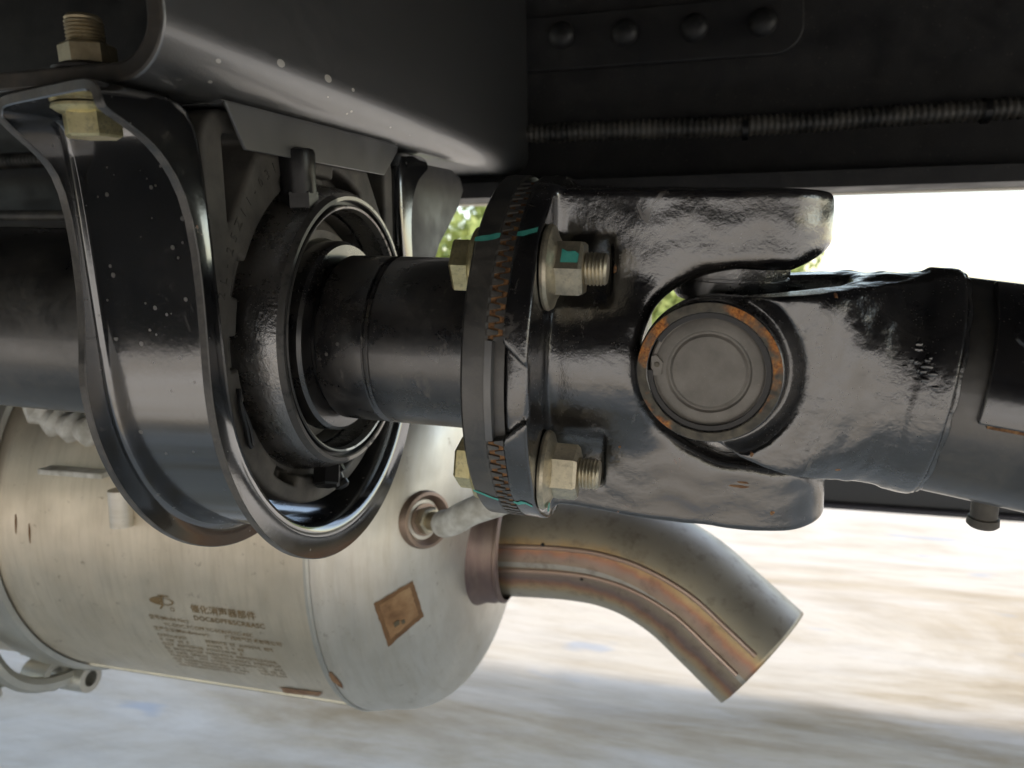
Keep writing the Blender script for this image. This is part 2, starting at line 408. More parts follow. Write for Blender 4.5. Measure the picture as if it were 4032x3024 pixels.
# ---- signed distance solids turned into a mesh (surface nets) : used for the castings
def surfnet(f, lo, hi, vox):
    lo = np.array(lo, float); hi = np.array(hi, float)
    n = np.ceil((hi - lo) / vox).astype(int) + 1
    ax = [lo[i] + vox * np.arange(n[i]) for i in range(3)]
    X, Y, Z = np.meshgrid(*ax, indexing='ij')
    V = f(X, Y, Z).astype(np.float32)
    S = V < 0
    c = [S[i:n[0] - 1 + i, j:n[1] - 1 + j, k:n[2] - 1 + k] for i in (0, 1) for j in (0, 1) for k in (0, 1)]
    cnt = sum(q.astype(np.int8) for q in c)
    act = (cnt > 0) & (cnt < 8)
    idx = -np.ones(act.shape, int); cells = np.argwhere(act); idx[act] = np.arange(len(cells))
    acc = np.zeros((len(cells), 3)); num = np.zeros(len(cells))
    corners = [(i, j, k) for i in (0, 1) for j in (0, 1) for k in (0, 1)]
    for a in range(8):
        for b_ in range(a + 1, 8):
            ca, cb = np.array(corners[a]), np.array(corners[b_])
            if np.abs(ca - cb).sum() != 1: continue
            va = V[tuple((cells + ca).T)]; vb = V[tuple((cells + cb).T)]
            x = (va < 0) != (vb < 0)
            t = np.where(x, va / np.where(x, va - vb, 1), 0)
            p = ca + t[:, None] * (cb - ca)
            acc[x] += p[x]; num[x] += 1
    P = lo + (cells + acc / num[:, None]) * vox
    for _ in range(2):
        e = vox * .3
        v0 = f(P[:, 0], P[:, 1], P[:, 2])
        g = np.stack([f(P[:, 0] + e, P[:, 1], P[:, 2]) - f(P[:, 0] - e, P[:, 1], P[:, 2]),
                      f(P[:, 0], P[:, 1] + e, P[:, 2]) - f(P[:, 0], P[:, 1] - e, P[:, 2]),
                      f(P[:, 0], P[:, 1], P[:, 2] + e) - f(P[:, 0], P[:, 1], P[:, 2] - e)], 1) / (2 * e)
        g2 = np.maximum((g * g).sum(1), .05)
        st = -(v0 / g2)[:, None] * g
        ln = np.linalg.norm(st, axis=1, keepdims=True)
        P += st * np.minimum(1, vox * .5 / np.maximum(ln, 1e-9))
    faces = []
    for a in range(3):
        o1, o2 = [(1, 2), (2, 0), (0, 1)][a]
        sl0 = [slice(None)] * 3; sl1 = [slice(None)] * 3
        sl0[a] = slice(0, n[a] - 1); sl1[a] = slice(1, n[a])
        s0, s1 = S[tuple(sl0)], S[tuple(sl1)]
        e = np.argwhere(s0 != s1)
        ok = (e[:, o1] > 0) & (e[:, o2] > 0) & (e[:, o1] < n[o1] - 1) & (e[:, o2] < n[o2] - 1)
        e = e[ok]
        ins = s0[tuple(e.T)]
        q = []
        for d1, d2 in ((-1, -1), (0, -1), (0, 0), (-1, 0)):
            w = e.copy(); w[:, o1] += d1; w[:, o2] += d2; q.append(idx[tuple(w.T)])
        q = np.stack(q, 1)
        q[~ins] = q[~ins][:, ::-1]
        faces.append(q)
    Fq = np.concatenate(faces)
    me = bpy.data.meshes.new('solid')
    me.vertices.add(len(P)); me.vertices.foreach_set('co', P.astype(np.float32).ravel())
    me.loops.add(len(Fq) * 4); me.loops.foreach_set('vertex_index', Fq.astype(np.int32).ravel())
    me.polygons.add(len(Fq)); me.polygons.foreach_set('loop_start', np.arange(0, len(Fq) * 4, 4, dtype=np.int32))
    me.polygons.foreach_set('loop_total', np.full(len(Fq), 4, np.int32))
    me.update(); me.validate()
    return me
def smin(a, b, k):
    h = np.clip(.5 + .5 * (b - a) / k, 0, 1); return b * (1 - h) + a * h - k * h * (1 - h)
def smax(a, b, k): return -smin(-a, -b, k)
def sbox(x, y, z, c, h, r):
    qx = np.abs(x - c[0]) - h[0] + r; qy = np.abs(y - c[1]) - h[1] + r; qz = np.abs(z - c[2]) - h[2] + r
    return np.sqrt(np.maximum(qx, 0) ** 2 + np.maximum(qy, 0) ** 2 + np.maximum(qz, 0) ** 2) + np.minimum(np.maximum(qx, np.maximum(qy, qz)), 0) - r
def scyl(d, t, r, h0, h1, rd=.001):
    """d: distance from axis, t: coordinate along axis"""
    a = d - r + rd; b_ = np.abs(t - (h0 + h1) / 2) - (h1 - h0) / 2 + rd
    return np.minimum(np.maximum(a, b_), 0) + np.sqrt(np.maximum(a, 0) ** 2 + np.maximum(b_, 0) ** 2) - rd
def wob(x, y, z, s, a):
    return a * (np.sin(x * s + 1.3 * np.sin(y * s * .7)) * np.sin(y * s * 1.1 + .6) + np.sin(z * s * .9 + 1.1 * np.sin(x * s * .8)))

# ================================================================== SETTING
GZ = -.72
g = link('ground', mesh('ground', [(-400, -400, GZ), (400, -400, GZ), (400, 900, GZ), (-400, 900, GZ)], [(0, 1, 2, 3)]), 'ground', smooth=0)
g['kind'] = 'structure'

# trees beyond the yard (soft green behind the shafts)
def tree(loc, h, rad, nleaf, label):
    t = thing('broadleaf_tree', label, 'tree', loc, group='trees beyond the yard')
    pts = [(0, 0, 0), (.05 * h, .02 * h, .25 * h), (.02 * h, -.02 * h, .55 * h), (.04 * h, 0, .8 * h)]
    link('trunk', tube_path(catmull(pts, 5), 0, 9, radii=[.035 * h * (1 - .75 * i / 15) for i in range(16)]), 'bark', t)
    cl = [(random.gauss(0, rad * .45), random.gauss(0, rad * .45), h * random.uniform(.12, .95), rad * random.uniform(.32, .6)) for _ in range(34)]
    v, f = [], []
    for i in range(nleaf):
        cx, cy, cz, cr = random.choice(cl)
        d = Vector((random.gauss(0, 1), random.gauss(0, 1), random.gauss(0, .8))).normalized() * cr * random.random() ** .4
        p = Vector((cx, cy, cz)) + d
        a = Vector((random.gauss(0, 1), random.gauss(0, 1), random.gauss(0, 1))).normalized(); c2 = a.orthogonal().normalized()
        s = random.uniform(.05, .10)
        k = len(v); v += [p - a * s, p + c2 * s * .5, p + a * s, p - c2 * s * .5]; f.append((k, k + 1, k + 2, k + 3))
    link('crown', mesh('crown', v, f), 'leaf', t, smooth=0)
tree((-2.4, 9.0, GZ), 3.6, 1.5, 15000, 'pale green tree seen between the crossmember and the bolted flange')
tree((-.35, 8.6, GZ), 3.0, 1.2, 12000, 'green tree seen through the gap below the upper fork arm')
tree((.80, 10.2, GZ), 2.0, .62, 6000, 'small green tree just right of the upper fork arm')

# truck bed above, which keeps the whole underside in shade
bed = thing('truck_bed', 'dark truck bed floor over the chassis, throwing the shade on the concrete', 'truck bed', (0, 0, .70))
link('floor_sheet', box(-3.2, 3.4, -.86, .86, 0, .03), 'bed', bed, smooth=0)
for x in np.arange(-3.0, 3.3, .55):
    link('bearer', box(x, x + .07, -.84, .84, -.07, -.0005), 'bed', bed, smooth=0)
for x in (-2.6, -1.4, 1.3, 2.5):
    link('guard_hanger', box(x, x + .04, .866, .892, -.519, -.001), 'bed', bed, smooth=0)
link('pale_edge_strip', box(-3.2, 3.4, .863, .895, -.532, -.5205), 'pale', bed, smooth=0)
link('near_rail', prism([(-.355, -.582), (-.355, -.574), (-.42, -.574), (-.426, -.568), (-.426, -.072), (-.434, -.072), (-.434, -.576), (-.428, -.582)], -2.2, 2.2), 'bed', bed, smooth=0)
bev(link('added_block_left', box(-1.6, -.22, -.84, -.50, -.83, -.14), 'bed', bed), .04)  # added dark block behind the camera, darkens the reflections in the strap
bev(link('added_block_right', box(-.16, 1.2, -.84, -.50, -.715, -.14), 'bed', bed), .03)  # added unseen block, set higher so the castings reflect more bright ground

# ================================================================== FRAME RAIL, CONDUIT
rail = thing('frame_rail', 'long black chassis rail running across behind the drive shaft', 'chassis rail', (0, .43, .118))
prof = [(-.075, .0), (-.075, .008), (-.012, .008), (-.004, .016), (-.004, .42), (.004, .42), (.004, .008), (-.004, .0)]
link('channel', prism(prof, -2.2, 2.2), 'rail', rail)
plate = []
for (x, z) in [(-.30, .185), (-.30, .1325), (.120, .1312)]: plate.append((x, z))
for k in range(9):
    a = R(-90 + 90 * k / 8); plate.append((.158 + .026 * math.cos(a), .157 + .026 * math.sin(a)))
plate += [(.182, .186)]
gp = bev(link('gusset_plate', prism(plate, -.011, -.0042, 'Y'), 'rail', rail), .0015)
for (x, z) in [(-.0506, .165), (.0141, .1622), (.0821, .1614), (.146, .1607)]:
    rv = lathe([(0, .0135), (.003, .0132), (.007, .0108), (.0095, .0065), (.0105, 0)], 20)
    link('rivet', rv, 'rail', gp, Matrix.Translation((x, -.011, z)) @ Matrix.Rotation(R(-90), 4, 'Z'))
link('flange_seam', box(-2.2, 2.2, -.077, -.0752, -.004, .0105), 'rail', rail)

cp = [(-.95, .388, .1805), (-.4, .389, .181), (-.0738, .39, .1808), (.1473, .39, .1775), (.2563, .39, .1795), (.3639, .39, .181), (.75, .39, .186)]
pts = catmull(cp, 60)
# resample finely so that each corrugation is real
cum = np.concatenate([[0], np.cumsum([(pts[i + 1] - pts[i]).length for i in range(len(pts) - 1)])])
ss = np.arange(0, cum[-1], .0014)
dense = [Vector(q) for q in np.stack([np.interp(ss, cum, [p[k] for p in pts]) for k in range(3)], 1)]
cond = link('corrugated_conduit', tube_path(dense, 0, 14, radii=[.0096 if i % 4 < 2 else .0083 for i in range(len(dense))]), 'conduit', smooth=60)
tag(cond, 'black corrugated cable conduit clipped along the chassis rail', 'conduit')
for x, z in [(.334, .180), (.132, .1752)]:
    t = link('cable_tie', lathe([(-.0025, .0097), (-.0025, .0108), (.0025, .0108), (.0025, .0097)], 20, closed=True), 'plastic', cond, Matrix.Translation((x, .39, z)))
clip = thing('rail_clip', 'small black clip with a pale tip under the chassis rail above the flange', 'clip', (-.001, .34, .1163))
link('clip_body', prism([(-.013, -.008), (.012, -.008), (.010, .0017), (-.008, .0017)], -.012, .012, 'Y'), 'plastic', clip)
link('pale_tip', prism([(.0125, -.008), (.0185, -.008), (.0155, .0005)], -.012, .004, 'Y'), 'pale', clip)

# dark boxes seen left of the hanger on the far rail
lb = thing('rail_bracket', 'dark bracket on the far chassis rail, left of the hanger strap', 'bracket', (-.58, .40, .118))
bev(link('bracket_plate', box(-.30, .02, -.035, .012, -.20, -.001), 'rail', lb), .004)
link('bracket_edge', box(.0205, .027, -.045, .012, -.20, -.001), 'plate', lb)
cv = thing('cable_bundle', 'thin cables running behind the left shaft tube', 'cables', (-.65, .33, .11))
for k, (dz, dy) in enumerate([(0, 0), (-.03, .01), (-.052, .0)]):
    link('cable', tube_path(catmull([(-.4, dy, dz + .008), (-.1, dy, dz), (.12, dy, dz - .006)], 6), .006, 10), 'conduit', cv)

# lower guard beam on the far side
gb = thing('side_guard_beam', 'dark grey side guard beam low down behind the rear shaft', 'guard beam', (.45, .9, -.31))
a = math.atan2(-.012, .27)
bev(link('beam_body', box(-.42, 1.2, 0, .03, -.021, .028), 'guard', gb), .004)
bev(link('lower_lip', box(-.42, 1.2, -.018, .03, -.027, -.0212), 'guard', gb), .002)

# ================================================================== CANISTER + OUTLET PIPE
CY, CZ, CR = .36, -.20, .212
can = thing('exhaust_canister', 'large stained stainless exhaust canister with printed data and domed end', 'exhaust canister', (0, CY, CZ))
body_prof = [(-1.05, CR), (-.50, CR), (-.213, CR), (-.209, CR + .0018), (-.205, CR + .0018)]
link('shell', lathe(body_prof, 160), 'can', can)
DOME = [(-.2045, CR + .0035), (-.196, CR + .0035), (-.188, CR + .001), (-.165, CR - .002), (-.148, CR - .008), (-.133, CR - .019), (-.120, CR - .036), (-.110, CR - .058), (-.1025, CR - .085), (-.098, CR - .112), (-.096, CR - .135), (-.095, CR - .16), (-.0945, .03)]
cmx = catmull([(x, r, 0) for x, r in DOME], 4)
DOMEF = [(p.x, p.y) for p in cmx]
link('end_cap', lathe(DOMEF, 160), 'cap_end', can, smooth=50)
link('seam_bead', lathe([(-.2095, CR + .001), (-.2085, CR + .0045), (-.2055, CR + .0052), (-.2035, CR + .004)], 120), 'clamp', can)
# longitudinal lap seam low on the near side
def canpt(x, ph, r): return (x, -r * math.cos(ph), -r * math.sin(ph))
ls = []
for i in range(31):
    x = -.62 + (.41) * i / 30; ls.append(canpt(x, R(56) + .006 * math.sin(i * 1.7), CR + .0002))
link('lap_seam', tube_path(ls, .0022, 8), 'can', can)
# clamp band at the left
bandp = [(-.575, CR + .0015), (-.573, CR + .006), (-.566, CR + .0075), (-.536, CR + .0075), (-.529, CR + .006), (-.527, CR + .0015)]
cb = thing('band_clamp', 'grey steel band clamp with bolt loops round the canister at lower left', 'clamp', (0, CY, CZ))
link('band', lathe(bandp, 140), 'clamp', cb)
def loop(x, ph, r, L, name='loop'):
    c = Vector(canpt(x, ph, CR + .017)); mt = Matrix.Translation(c)
    return link(name, lathe([(-L / 2, r * .55), (-L / 2, r), (L / 2, r), (L / 2, r * .55)], 20, closed=True), 'clamp', cb, mt)
for x, ph, r in [(-.580, R(56), .016), (-.560, R(63), .015), (-.604, R(62), .014)]: loop(x, ph, r, .032)
bolt_c = Vector(canpt(-.612, R(43), CR + .02))
link('tee_bolt', tube_path([bolt_c + Vector((0, .02, .05)), bolt_c + Vector((0, .0, .01)), bolt_c + Vector((0, .012, -.045))], .0055, 12), 'clamp', cb)
for k in (0, 1):
    hx = lathe([(-.006, 0), (-.006, .012), (.006, .012), (.006, 0)], 6)
    link('bolt_nut', hx, 'clamp', cb, Matrix.Translation(bolt_c + Vector((.0, -.004 + .010 * k, -.008 - .022 * k))) @ Matrix.Rotation(R(70), 4, 'Y'))
strp = []
for i in range(13):
    t = i / 12; strp.append(canpt(-.580 + .02 * t, R(32 + 30 * t), CR + .013 + .018 * math.sin(t * math.pi)))
link('tension_strap', tube_path(strp, .008, 8), 'clamp', cb)

# ---- printed data on the near side of the canister
FONT = None
def print_text(txt, x0, ph0, size, name='printed_text', bold=.0001):
    cu = bpy.data.curves.new('txt', 'FONT'); cu.body = txt; cu.size = size; cu.resolution_u = 2
    cu.offset = bold
    to = bpy.data.objects.new('txt', cu); COL.objects.link(to)
    dg = bpy.context.evaluated_depsgraph_get()
    me = bpy.data.meshes.new_from_object(to.evaluated_get(dg))
    bpy.data.objects.remove(to)
    for v in me.vertices:
        x, y = v.co.x, v.co.y
        v.co = canpt(x0 + x, ph0 - y / CR, CR + .0004)
    me.materials.clear()
    return link(name, me, 'print', can, smooth=0)
print_text('\u50ac\u5316\u6d88\u58f0\u5668\u90e8\u4ef6', -.3250, R(14.5), .0092)
print_text('DOC&DPF&SCR&ASC', -.3245, R(17.0), .0074, bold=.0001)
print_text('\u578b\u53f7(Model No.)', -.3720, R(18.3), .0058, bold=.00005)
print_text('YC-DOC,YC-DPF,YC-SCR(V),YC-ASC', -.3590, R(20.2), .0056, bold=.00005)
print_text('\u751f\u4ea7\u4f01\u4e1a(Manufacturer):', -.3720, R(22.0), .0056, bold=.00005)
print_text('\u5e7f\u897f\u6392\u6c14\u6280\u672f\u6709\u9650\u516c\u53f8', -.2990, R(22.0), .0056, bold=.00005)
# the smaller rows that cannot be read: strokes only
v, f = [], []
def stroke(x, ph, w, h):
    k = len(v)
    for dx, dp in ((0, 0), (w, 0), (w, h), (0, h)): v.append(canpt(x + dx, ph + dp / CR, CR + .0004))
    f.append((k, k + 1, k + 2, k + 3))
for row in range(9):
    ph = R(23.4 + row * 1.65)
    for c in range(38):
        x = -.3715 + c * .0031
        if row < 2 and .26 < c / 38 < .40: continue
        if row in (1, 2) and c > 27: continue
        if row >= 6 and 24 < c < 29: continue
        if row == 8 and c > 22: continue
        if random.random() < .12: continue
        for q in range(3):
            if random.random() < .75: stroke(x + random.uniform(0, .0012), ph + q * .0016 / CR, random.uniform(.0010, .0026), .0006)
        for q in range(2): stroke(x + q * .0013 + random.uniform(0, .0006), ph, .0005, random.uniform(.002, .0042))
pr_rows = link('printed_rows', mesh('rows', v, f), 'print', can, smooth=0); pr_rows['kind'] = 'stuff'
# emblem: a flat ellipse, half filled, with an upright stroke through it
v, f = [], []
def epoly(pts):
    k = len(v)
    for x, y in pts: v.append(canpt(-.3535 + x, R(12.6) - y / CR, CR + .0005))
    f.append(tuple(range(k, k + len(pts))))
N = 28
for k in range(N):
    a0, a1 = 2 * math.pi * k / N, 2 * math.pi * (k + 1) / N
    w = .55 if math.cos((a0 + a1) / 2) < -.1 else .86
    w = .0 if math.cos((a0 + a1) / 2) < -.25 else w
    epoly([(.0125 * math.cos(a0), .0042 * math.sin(a0)), (.0125 * math.cos(a1), .0042 * math.sin(a1)), (.0125 * w * math.cos(a1), .0042 * w * math.sin(a1)), (.0125 * w * math.cos(a0), .0042 * w * math.sin(a0))])
epoly([(.0, .0065), (.0022, .0065), (.0012, -.0040), (-.0022, -.0085), (-.0040, -.0085), (-.0008, -.0040)])
epoly([(-.003, .0052), (.008, .0052), (.009, .0062), (-.002, .0064)])
for k in range(12):
    a0, a1 = 2 * math.pi * k / 12, 2 * math.pi * (k + 1) / 12
    epoly([(.0095 + .0022 * math.cos(a0), -.0075 + .0022 * math.sin(a0)), (.0095 + .0022 * math.cos(a1), -.0075 + .0022 * math.sin(a1)), (.0095 + .0016 * math.cos(a1), -.0075 + .0016 * math.sin(a1)), (.0095 + .0016 * math.cos(a0), -.0075 + .0016 * math.sin(a0))])
link('emblem', mesh('emblem', v, f), 'print', can, smooth=0)

# point on the canister hit by a photo pixel
def can_r(x):
    if x < DOMEF[0][0]: return CR
    for (xa, ra), (xb, rb) in zip(DOMEF, DOMEF[1:]):
        if xa <= x <= xb and xb > xa: return ra + (rb - ra) * (x - xa) / (xb - xa)
    return -1
def hit_can(u, v):
    d = ray(u, v); t = .3
    while t < 1.2:
        p = CAM_LOC + d * t
        if math.hypot(p.y - CY, p.z - CZ) < can_r(p.x): break
        t += .0005
    return p - Vector((0, CY, CZ))
def patch(corners, n, lift, name, mat, parent, jag=0):
    """four photo pixels -> a thin sheet lying on the canister"""
    v, f = [], []
    for i in range(n + 1):
        for j in range(n + 1):
            s_, t_ = i / n, j / n
            if jag and (i in (0, n) or j in (0, n)):
                s_ += random.uniform(-jag, jag) * (0 < j < n) ; t_ += random.uniform(-jag, jag) * (0 < i < n)
            u = (1 - s_) * ((1 - t_) * corners[0][0] + t_ * corners[3][0]) + s_ * ((1 - t_) * corners[1][0] + t_ * corners[2][0])
            w = (1 - s_) * ((1 - t_) * corners[0][1] + t_ * corners[3][1]) + s_ * ((1 - t_) * corners[1][1] + t_ * corners[2][1])
            p = hit_can(u, w)
            q = Vector((0, p.y, p.z)).normalized() * .8 + Vector((.6, 0, 0)) if p.x > -.2 else Vector((0, p.y, p.z)).normalized()
            v.append(p + q.normalized() * lift)
    for i in range(n):
        for j in range(n): f.append((i * (n + 1) + j, (i + 1) * (n + 1) + j, (i + 1) * (n + 1) + j + 1, i * (n + 1) + j + 1))
    return link(name, mesh(name, v, f), mat, parent)
stk = patch([(1470, 2375), (1625, 2285), (1668, 2425), (1528, 2545)], 14, .0009, 'sticker', 'sticker', can, .012)
patch([(1492, 2378), (1612, 2308), (1648, 2418), (1536, 2512)], 10, .0013, 'sticker_face', 'sticker_face', can, .02)
stk['label'] = 'brown peeling sticker on the domed end'
for c in ([(1548, 2448), (1568, 2436), (1572, 2452), (1552, 2466)], [(1578, 2440), (1590, 2432), (1594, 2446), (1582, 2454)]):
    patch(c, 2, .0019, 'ink_mark', 'ink', can)
patch([(1095, 2703), (1270, 2722), (1262, 2738), (1130, 2728)], 8, .0008, 'rust_patch', 'stain', can, .06)
patch([(1300, 2640), (1345, 2690), (1352, 2712), (1296, 2668)], 6, .0009, 'rust_patch', 'stain', can, .06)
for x, ph in [(-.50, -6), (-.485, -4)]:
    stx = [canpt(x + .0003 * math.sin(k), R(ph + 5 * k / 5), CR + .0002) for k in range(6)]
    link('rust_run', tube_path(stx, 0, 6, radii=[.0003, .0007, .0009, .0008, .0005, .0002]), 'stain', can)

# ---- outlet pipe (welded to the canister)
pp = [atY(u, v, Y) for u, v, Y in [(1900, 2130, .325), (2030, 2132, .325), (2150, 2135, .322), (2270, 2142, .318), (2400, 2163, .314), (2540, 2212, .308), (2690, 2302, .300), (2840, 2436, .290), (3000, 2588, .277)]]
pp = [Vector(p) - Vector((0, CY, CZ)) for p in pp]
path = catmull(pp, 8)
pipe = link('outlet_pipe', tube_path(path, .0535, 72, caps=False, uv=True, normal=(0, -1, -.10)), 'pipe', can, smooth=60)
sm = pipe.modifiers.new('wall', 'SOLIDIFY'); sm.thickness = .0018; sm.offset = -1
def along(path, ang, r, i0, i1):
    out = []; nr = Vector((0, -1, 0))
    for i in range(i0, i1):
        t = (path[min(i + 1, len(path) - 1)] - path[max(i - 1, 0)]).normalized()
        a = (nr - t * nr.dot(t)).normalized(); c = t.cross(a)
        out.append(path[i] + a * (r * math.cos(ang)) + c * (r * math.sin(ang)))
    return out
for ang in (.17, -.26):
    link('seam_bead', tube_path(along(path, ang, .0532, 3, len(path) - 2), .0024, 10), 'bead', pipe)
cc = Vector((-.089, -.06, -.0214))
col_me = lathe([(-.017, .068), (-.011, .0605), (-.004, .0575), (.004, .0575), (.010, .0545)], 72)
link('weld_collar', col_me, 'weld', can, Matrix.Translation(cc))
link('collar_weld', lathe([(.009, .0535), (.0105, .0565), (.013, .0565), (.015, .0535)], 72), 'weld', can, Matrix.Translation(cc))
for k, (i, ang) in enumerate([(7, -.24), (20, -.31), (29, .22)]):
    p = along(path, ang, .0548, i, i + 1)[0]
    bm = bmesh.new(); bmesh.ops.create_icosphere(bm, subdivisions=1, radius=.0019); me = bpy.data.meshes.new('spot'); bm.to_mesh(me); bm.free()
    link('spatter', me, 'plastic', pipe, Matrix.Translation(p))

# ---- sensor in its boss on the domed end
sp = hit_can(1672, 2045); nrm = Vector((.84, -.52, .10)).normalized()
smx = Matrix.Translation(Vector((0, CY, CZ)) + sp) @ nrm.to_track_quat('X', 'Z').to_matrix().to_4x4()
link('sensor_boss', lathe([(-.02, .0255), (.0015, .0240), (.005, .0230), (.0055, .0205), (.002, .0180), (-.001, .0160), (-.001, .005)], 48), 'boss', can, Matrix.Translation((0, -CY, -CZ)) @ smx)
sen = thing('exhaust_sensor', 'exhaust sensor with hex nut and white sleeve screwed into the domed end', 'sensor', smx.to_translation(), smx.to_euler())
link('hex_nut', lathe([(-.004, 0), (-.004, .0115), (.009, .0115), (.010, .0100), (.010, 0)], 6), 'zinc_nut', sen)
link('washer_ring', lathe([(-.005, .0135), (.001, .0135), (.0015, .010)], 32), 'boss', sen)
link('probe', lathe([(.008, .0078), (.026, .0074), (.026, 0)], 28), 'zinc_dark', sen)
sl = [(.024, 0, 0), (.04, -.004, .004), (.065, .0, .016), (.10, .02, .03), (.13, .05, .05)]
link('white_sleeve', tube_path(catmull(sl, 5), .0108, 20, radii=[.0095] + [.0108 + .0002 * math.sin(i * 1.3) for i in range(20)]), 'white', sen)
# bits seen in front of the shell at left
lg = thing('shell_bracket', 'white flat tab and stub on the canister shell beside the hanger strap', 'bracket', (0, CY, CZ))
p = hit_can(300, 1850)
bev(link('flat_tab', box(-.028, .04, -.014, .004, -.0025, .0025), 'white', lg, Matrix.Translation(p)), .001)
p = hit_can(455, 1990)
link('round_stub', lathe([(-.016, 0), (-.016, .010), (.016, .010), (.016, 0)], 24), 'cap_end', lg, Matrix.Translation(p + Vector((.01, -.004, 0))) @ Matrix.Rotation(R(90), 4, 'Y'))
p = hit_can(260, 1660)
wr = thing('white_wrap', 'crumpled white wrapping on a pipe just below the left shaft tube', 'wrapping', tuple(p + Vector((0, CY, CZ))))
link('wrap_body', tube_path(catmull([(-.02, -.02, .03), (.0, -.018, .008), (.025, -.016, -.001), (.055, -.014, -.006), (.09, -.01, -.02)], 5), 0, 12, radii=[.012 + .003 * math.sin(i * 2.1) for i in range(21)]), 'white', wr)

# ================================================================== CROSSMEMBER (H frame: rolled 5 deg about X)
HROT = (R(5.0), 0, 0)
cm = thing('crossmember', 'black pressed channel crossmember that the bearing hanger is bolted under', 'crossmember', (0, 0, 0), HROT)
ZB, XO, T, RO = .1050, -.0795, .0066, .021
out = [(-.205, ZB)]; inn = [(-.205, ZB + T)]
for k in range(13):
    a = R(-90 + 90 * k / 12)
    out.append((XO - RO + RO * math.cos(a), ZB + RO + RO * math.sin(a)))
    inn.append((XO - RO + (RO - T) * math.cos(a), ZB + RO + (RO - T) * math.sin(a)))
out.append((XO, .42)); inn.append((XO - T, .42))
me = prism(out + inn[::-1], -.1285, .405, 'Y')
chn = bev(link('channel', me, 'beam', cm, smooth=35), .0012, 2, 50)
chn.data.materials.append(M['cut'])
for p_ in chn.data.polygons:
    if p_.normal.y < -.9: p_.material_index = 1
# ---- hanger strap
def U(web, lip_h):
    pass
WEB = [(-.144, .1025), (-.125, .1025), (-.108, .1025), (-.101, .1005), (-.0968, .0945), (-.0955, .078), (-.095, .05), (-.095, .02)]
LIP = [(-.144, .0945), (-.138, .0925), (-.130, .0890), (-.124, .0855), (-.1185, .081), (-.110, .070), (-.1065, .050), (-.1075, .02)]
WEBL = [(-.126, .1025), (-.117, .1025), (-.106, .1025), (-.101, .1005), (-.0968, .0945), (-.0955, .078), (-.095, .05), (-.095, .02)]
LIPL = [(-.126, .0975), (-.122, .0935), (-.1165, .0895), (-.112, .0860), (-.1085, .0825), (-.1035, .0745), (-.1015, .05), (-.1035, .02)]
w2, l2 = [], []
for k in range(31):
    a = R(180 + 180 * k / 30); s_ = math.sin(math.pi * k / 30)
    w2.append(((.095 + .005 * s_) * math.cos(a), (.095 + .006 * s_) * math.sin(a)))
    l2.append(((.109 + .006 * s_) * math.cos(a), (.109 + .0085 * s_) * math.sin(a)))
web = WEB + w2 + [(-y * 1.0, z) for y, z in reversed(WEB)]
lip = LIP + l2 + [(-y * 1.0, z) for y, z in reversed(LIP)]
v, f = [], []
for (wy, wz), (ly, lz) in zip(web, lip):
    i = len(v) // 11; nW = len(WEB); n_all = len(web)
    k = i if i < nW else (n_all - 1 - i if i >= n_all - nW else None)
    fade = 0 if k is not None else .96
    for X, d in [(-.155, 'L'), (-.155, .0045), (-.1535, .0012), (-.150, 0), (-.138, 0), (-.125, 0), (-.112, 0), (-.100, 0), (-.0965, .0012), (-.095, .0045), (-.095, 'L')]:
        t = (X + .155) / .06
        if k is None: a0, a1 = Vector((wy, wz)), Vector((ly, lz))
        else:
            sg = 1 if i < nW else -1
            a0 = Vector(WEBL[k]).lerp(Vector(WEB[k]), t); a1 = Vector(LIPL[k]).lerp(Vector(LIP[k]), t)
            a0.x *= sg; a1.x *= sg
        dd = a1 - a0; L = dd.length; dd /= L
        q = a0 + dd * ((L if k is not None or X > -.12 else L * .94) if d == 'L' else d)
        v.append((X, q.x, q.y))
S = 11
for i in range(len(web) - 1):
    for j in range(S - 1): f.append((i * S + j, i * S + j + 1, (i + 1) * S + j + 1, (i + 1) * S + j))
hb = thing('hanger_strap', 'glossy black U-shaped hanger strap carrying the centre bearing', 'bracket', (0, 0, 0), HROT)
st = link('strap', mesh('strap', v, f), 'strap', hb, smooth=60)
md = st.modifiers.new('sub', 'SUBSURF'); md.levels = md.render_levels = 1
st.data.materials.append(M['edge'])
md = st.modifiers.new('wall', 'SOLIDIFY'); md.thickness = .0038; md.offset = 0; md.material_offset_rim = 1
md = st.modifiers.new('b', 'BEVEL'); md.width = .0005; md.segments = 1; md.angle_limit = R(60); md.limit_method = 'ANGLE'
md = st.modifiers.new('edges', 'EDGE_SPLIT'); md.split_angle = R(28)
fg = [(.104, .0995), (.215, .0995), (.236, .0945), (.243, .085), (.232, .073), (.205, .057), (.180, .043), (.163, .027), (.152, .004), (.147, -.03), (.118, -.03), (.112, .02)]
bev(link('far_gusset', prism(fg, -.1035, -.0995), 'rail', hb), .001)
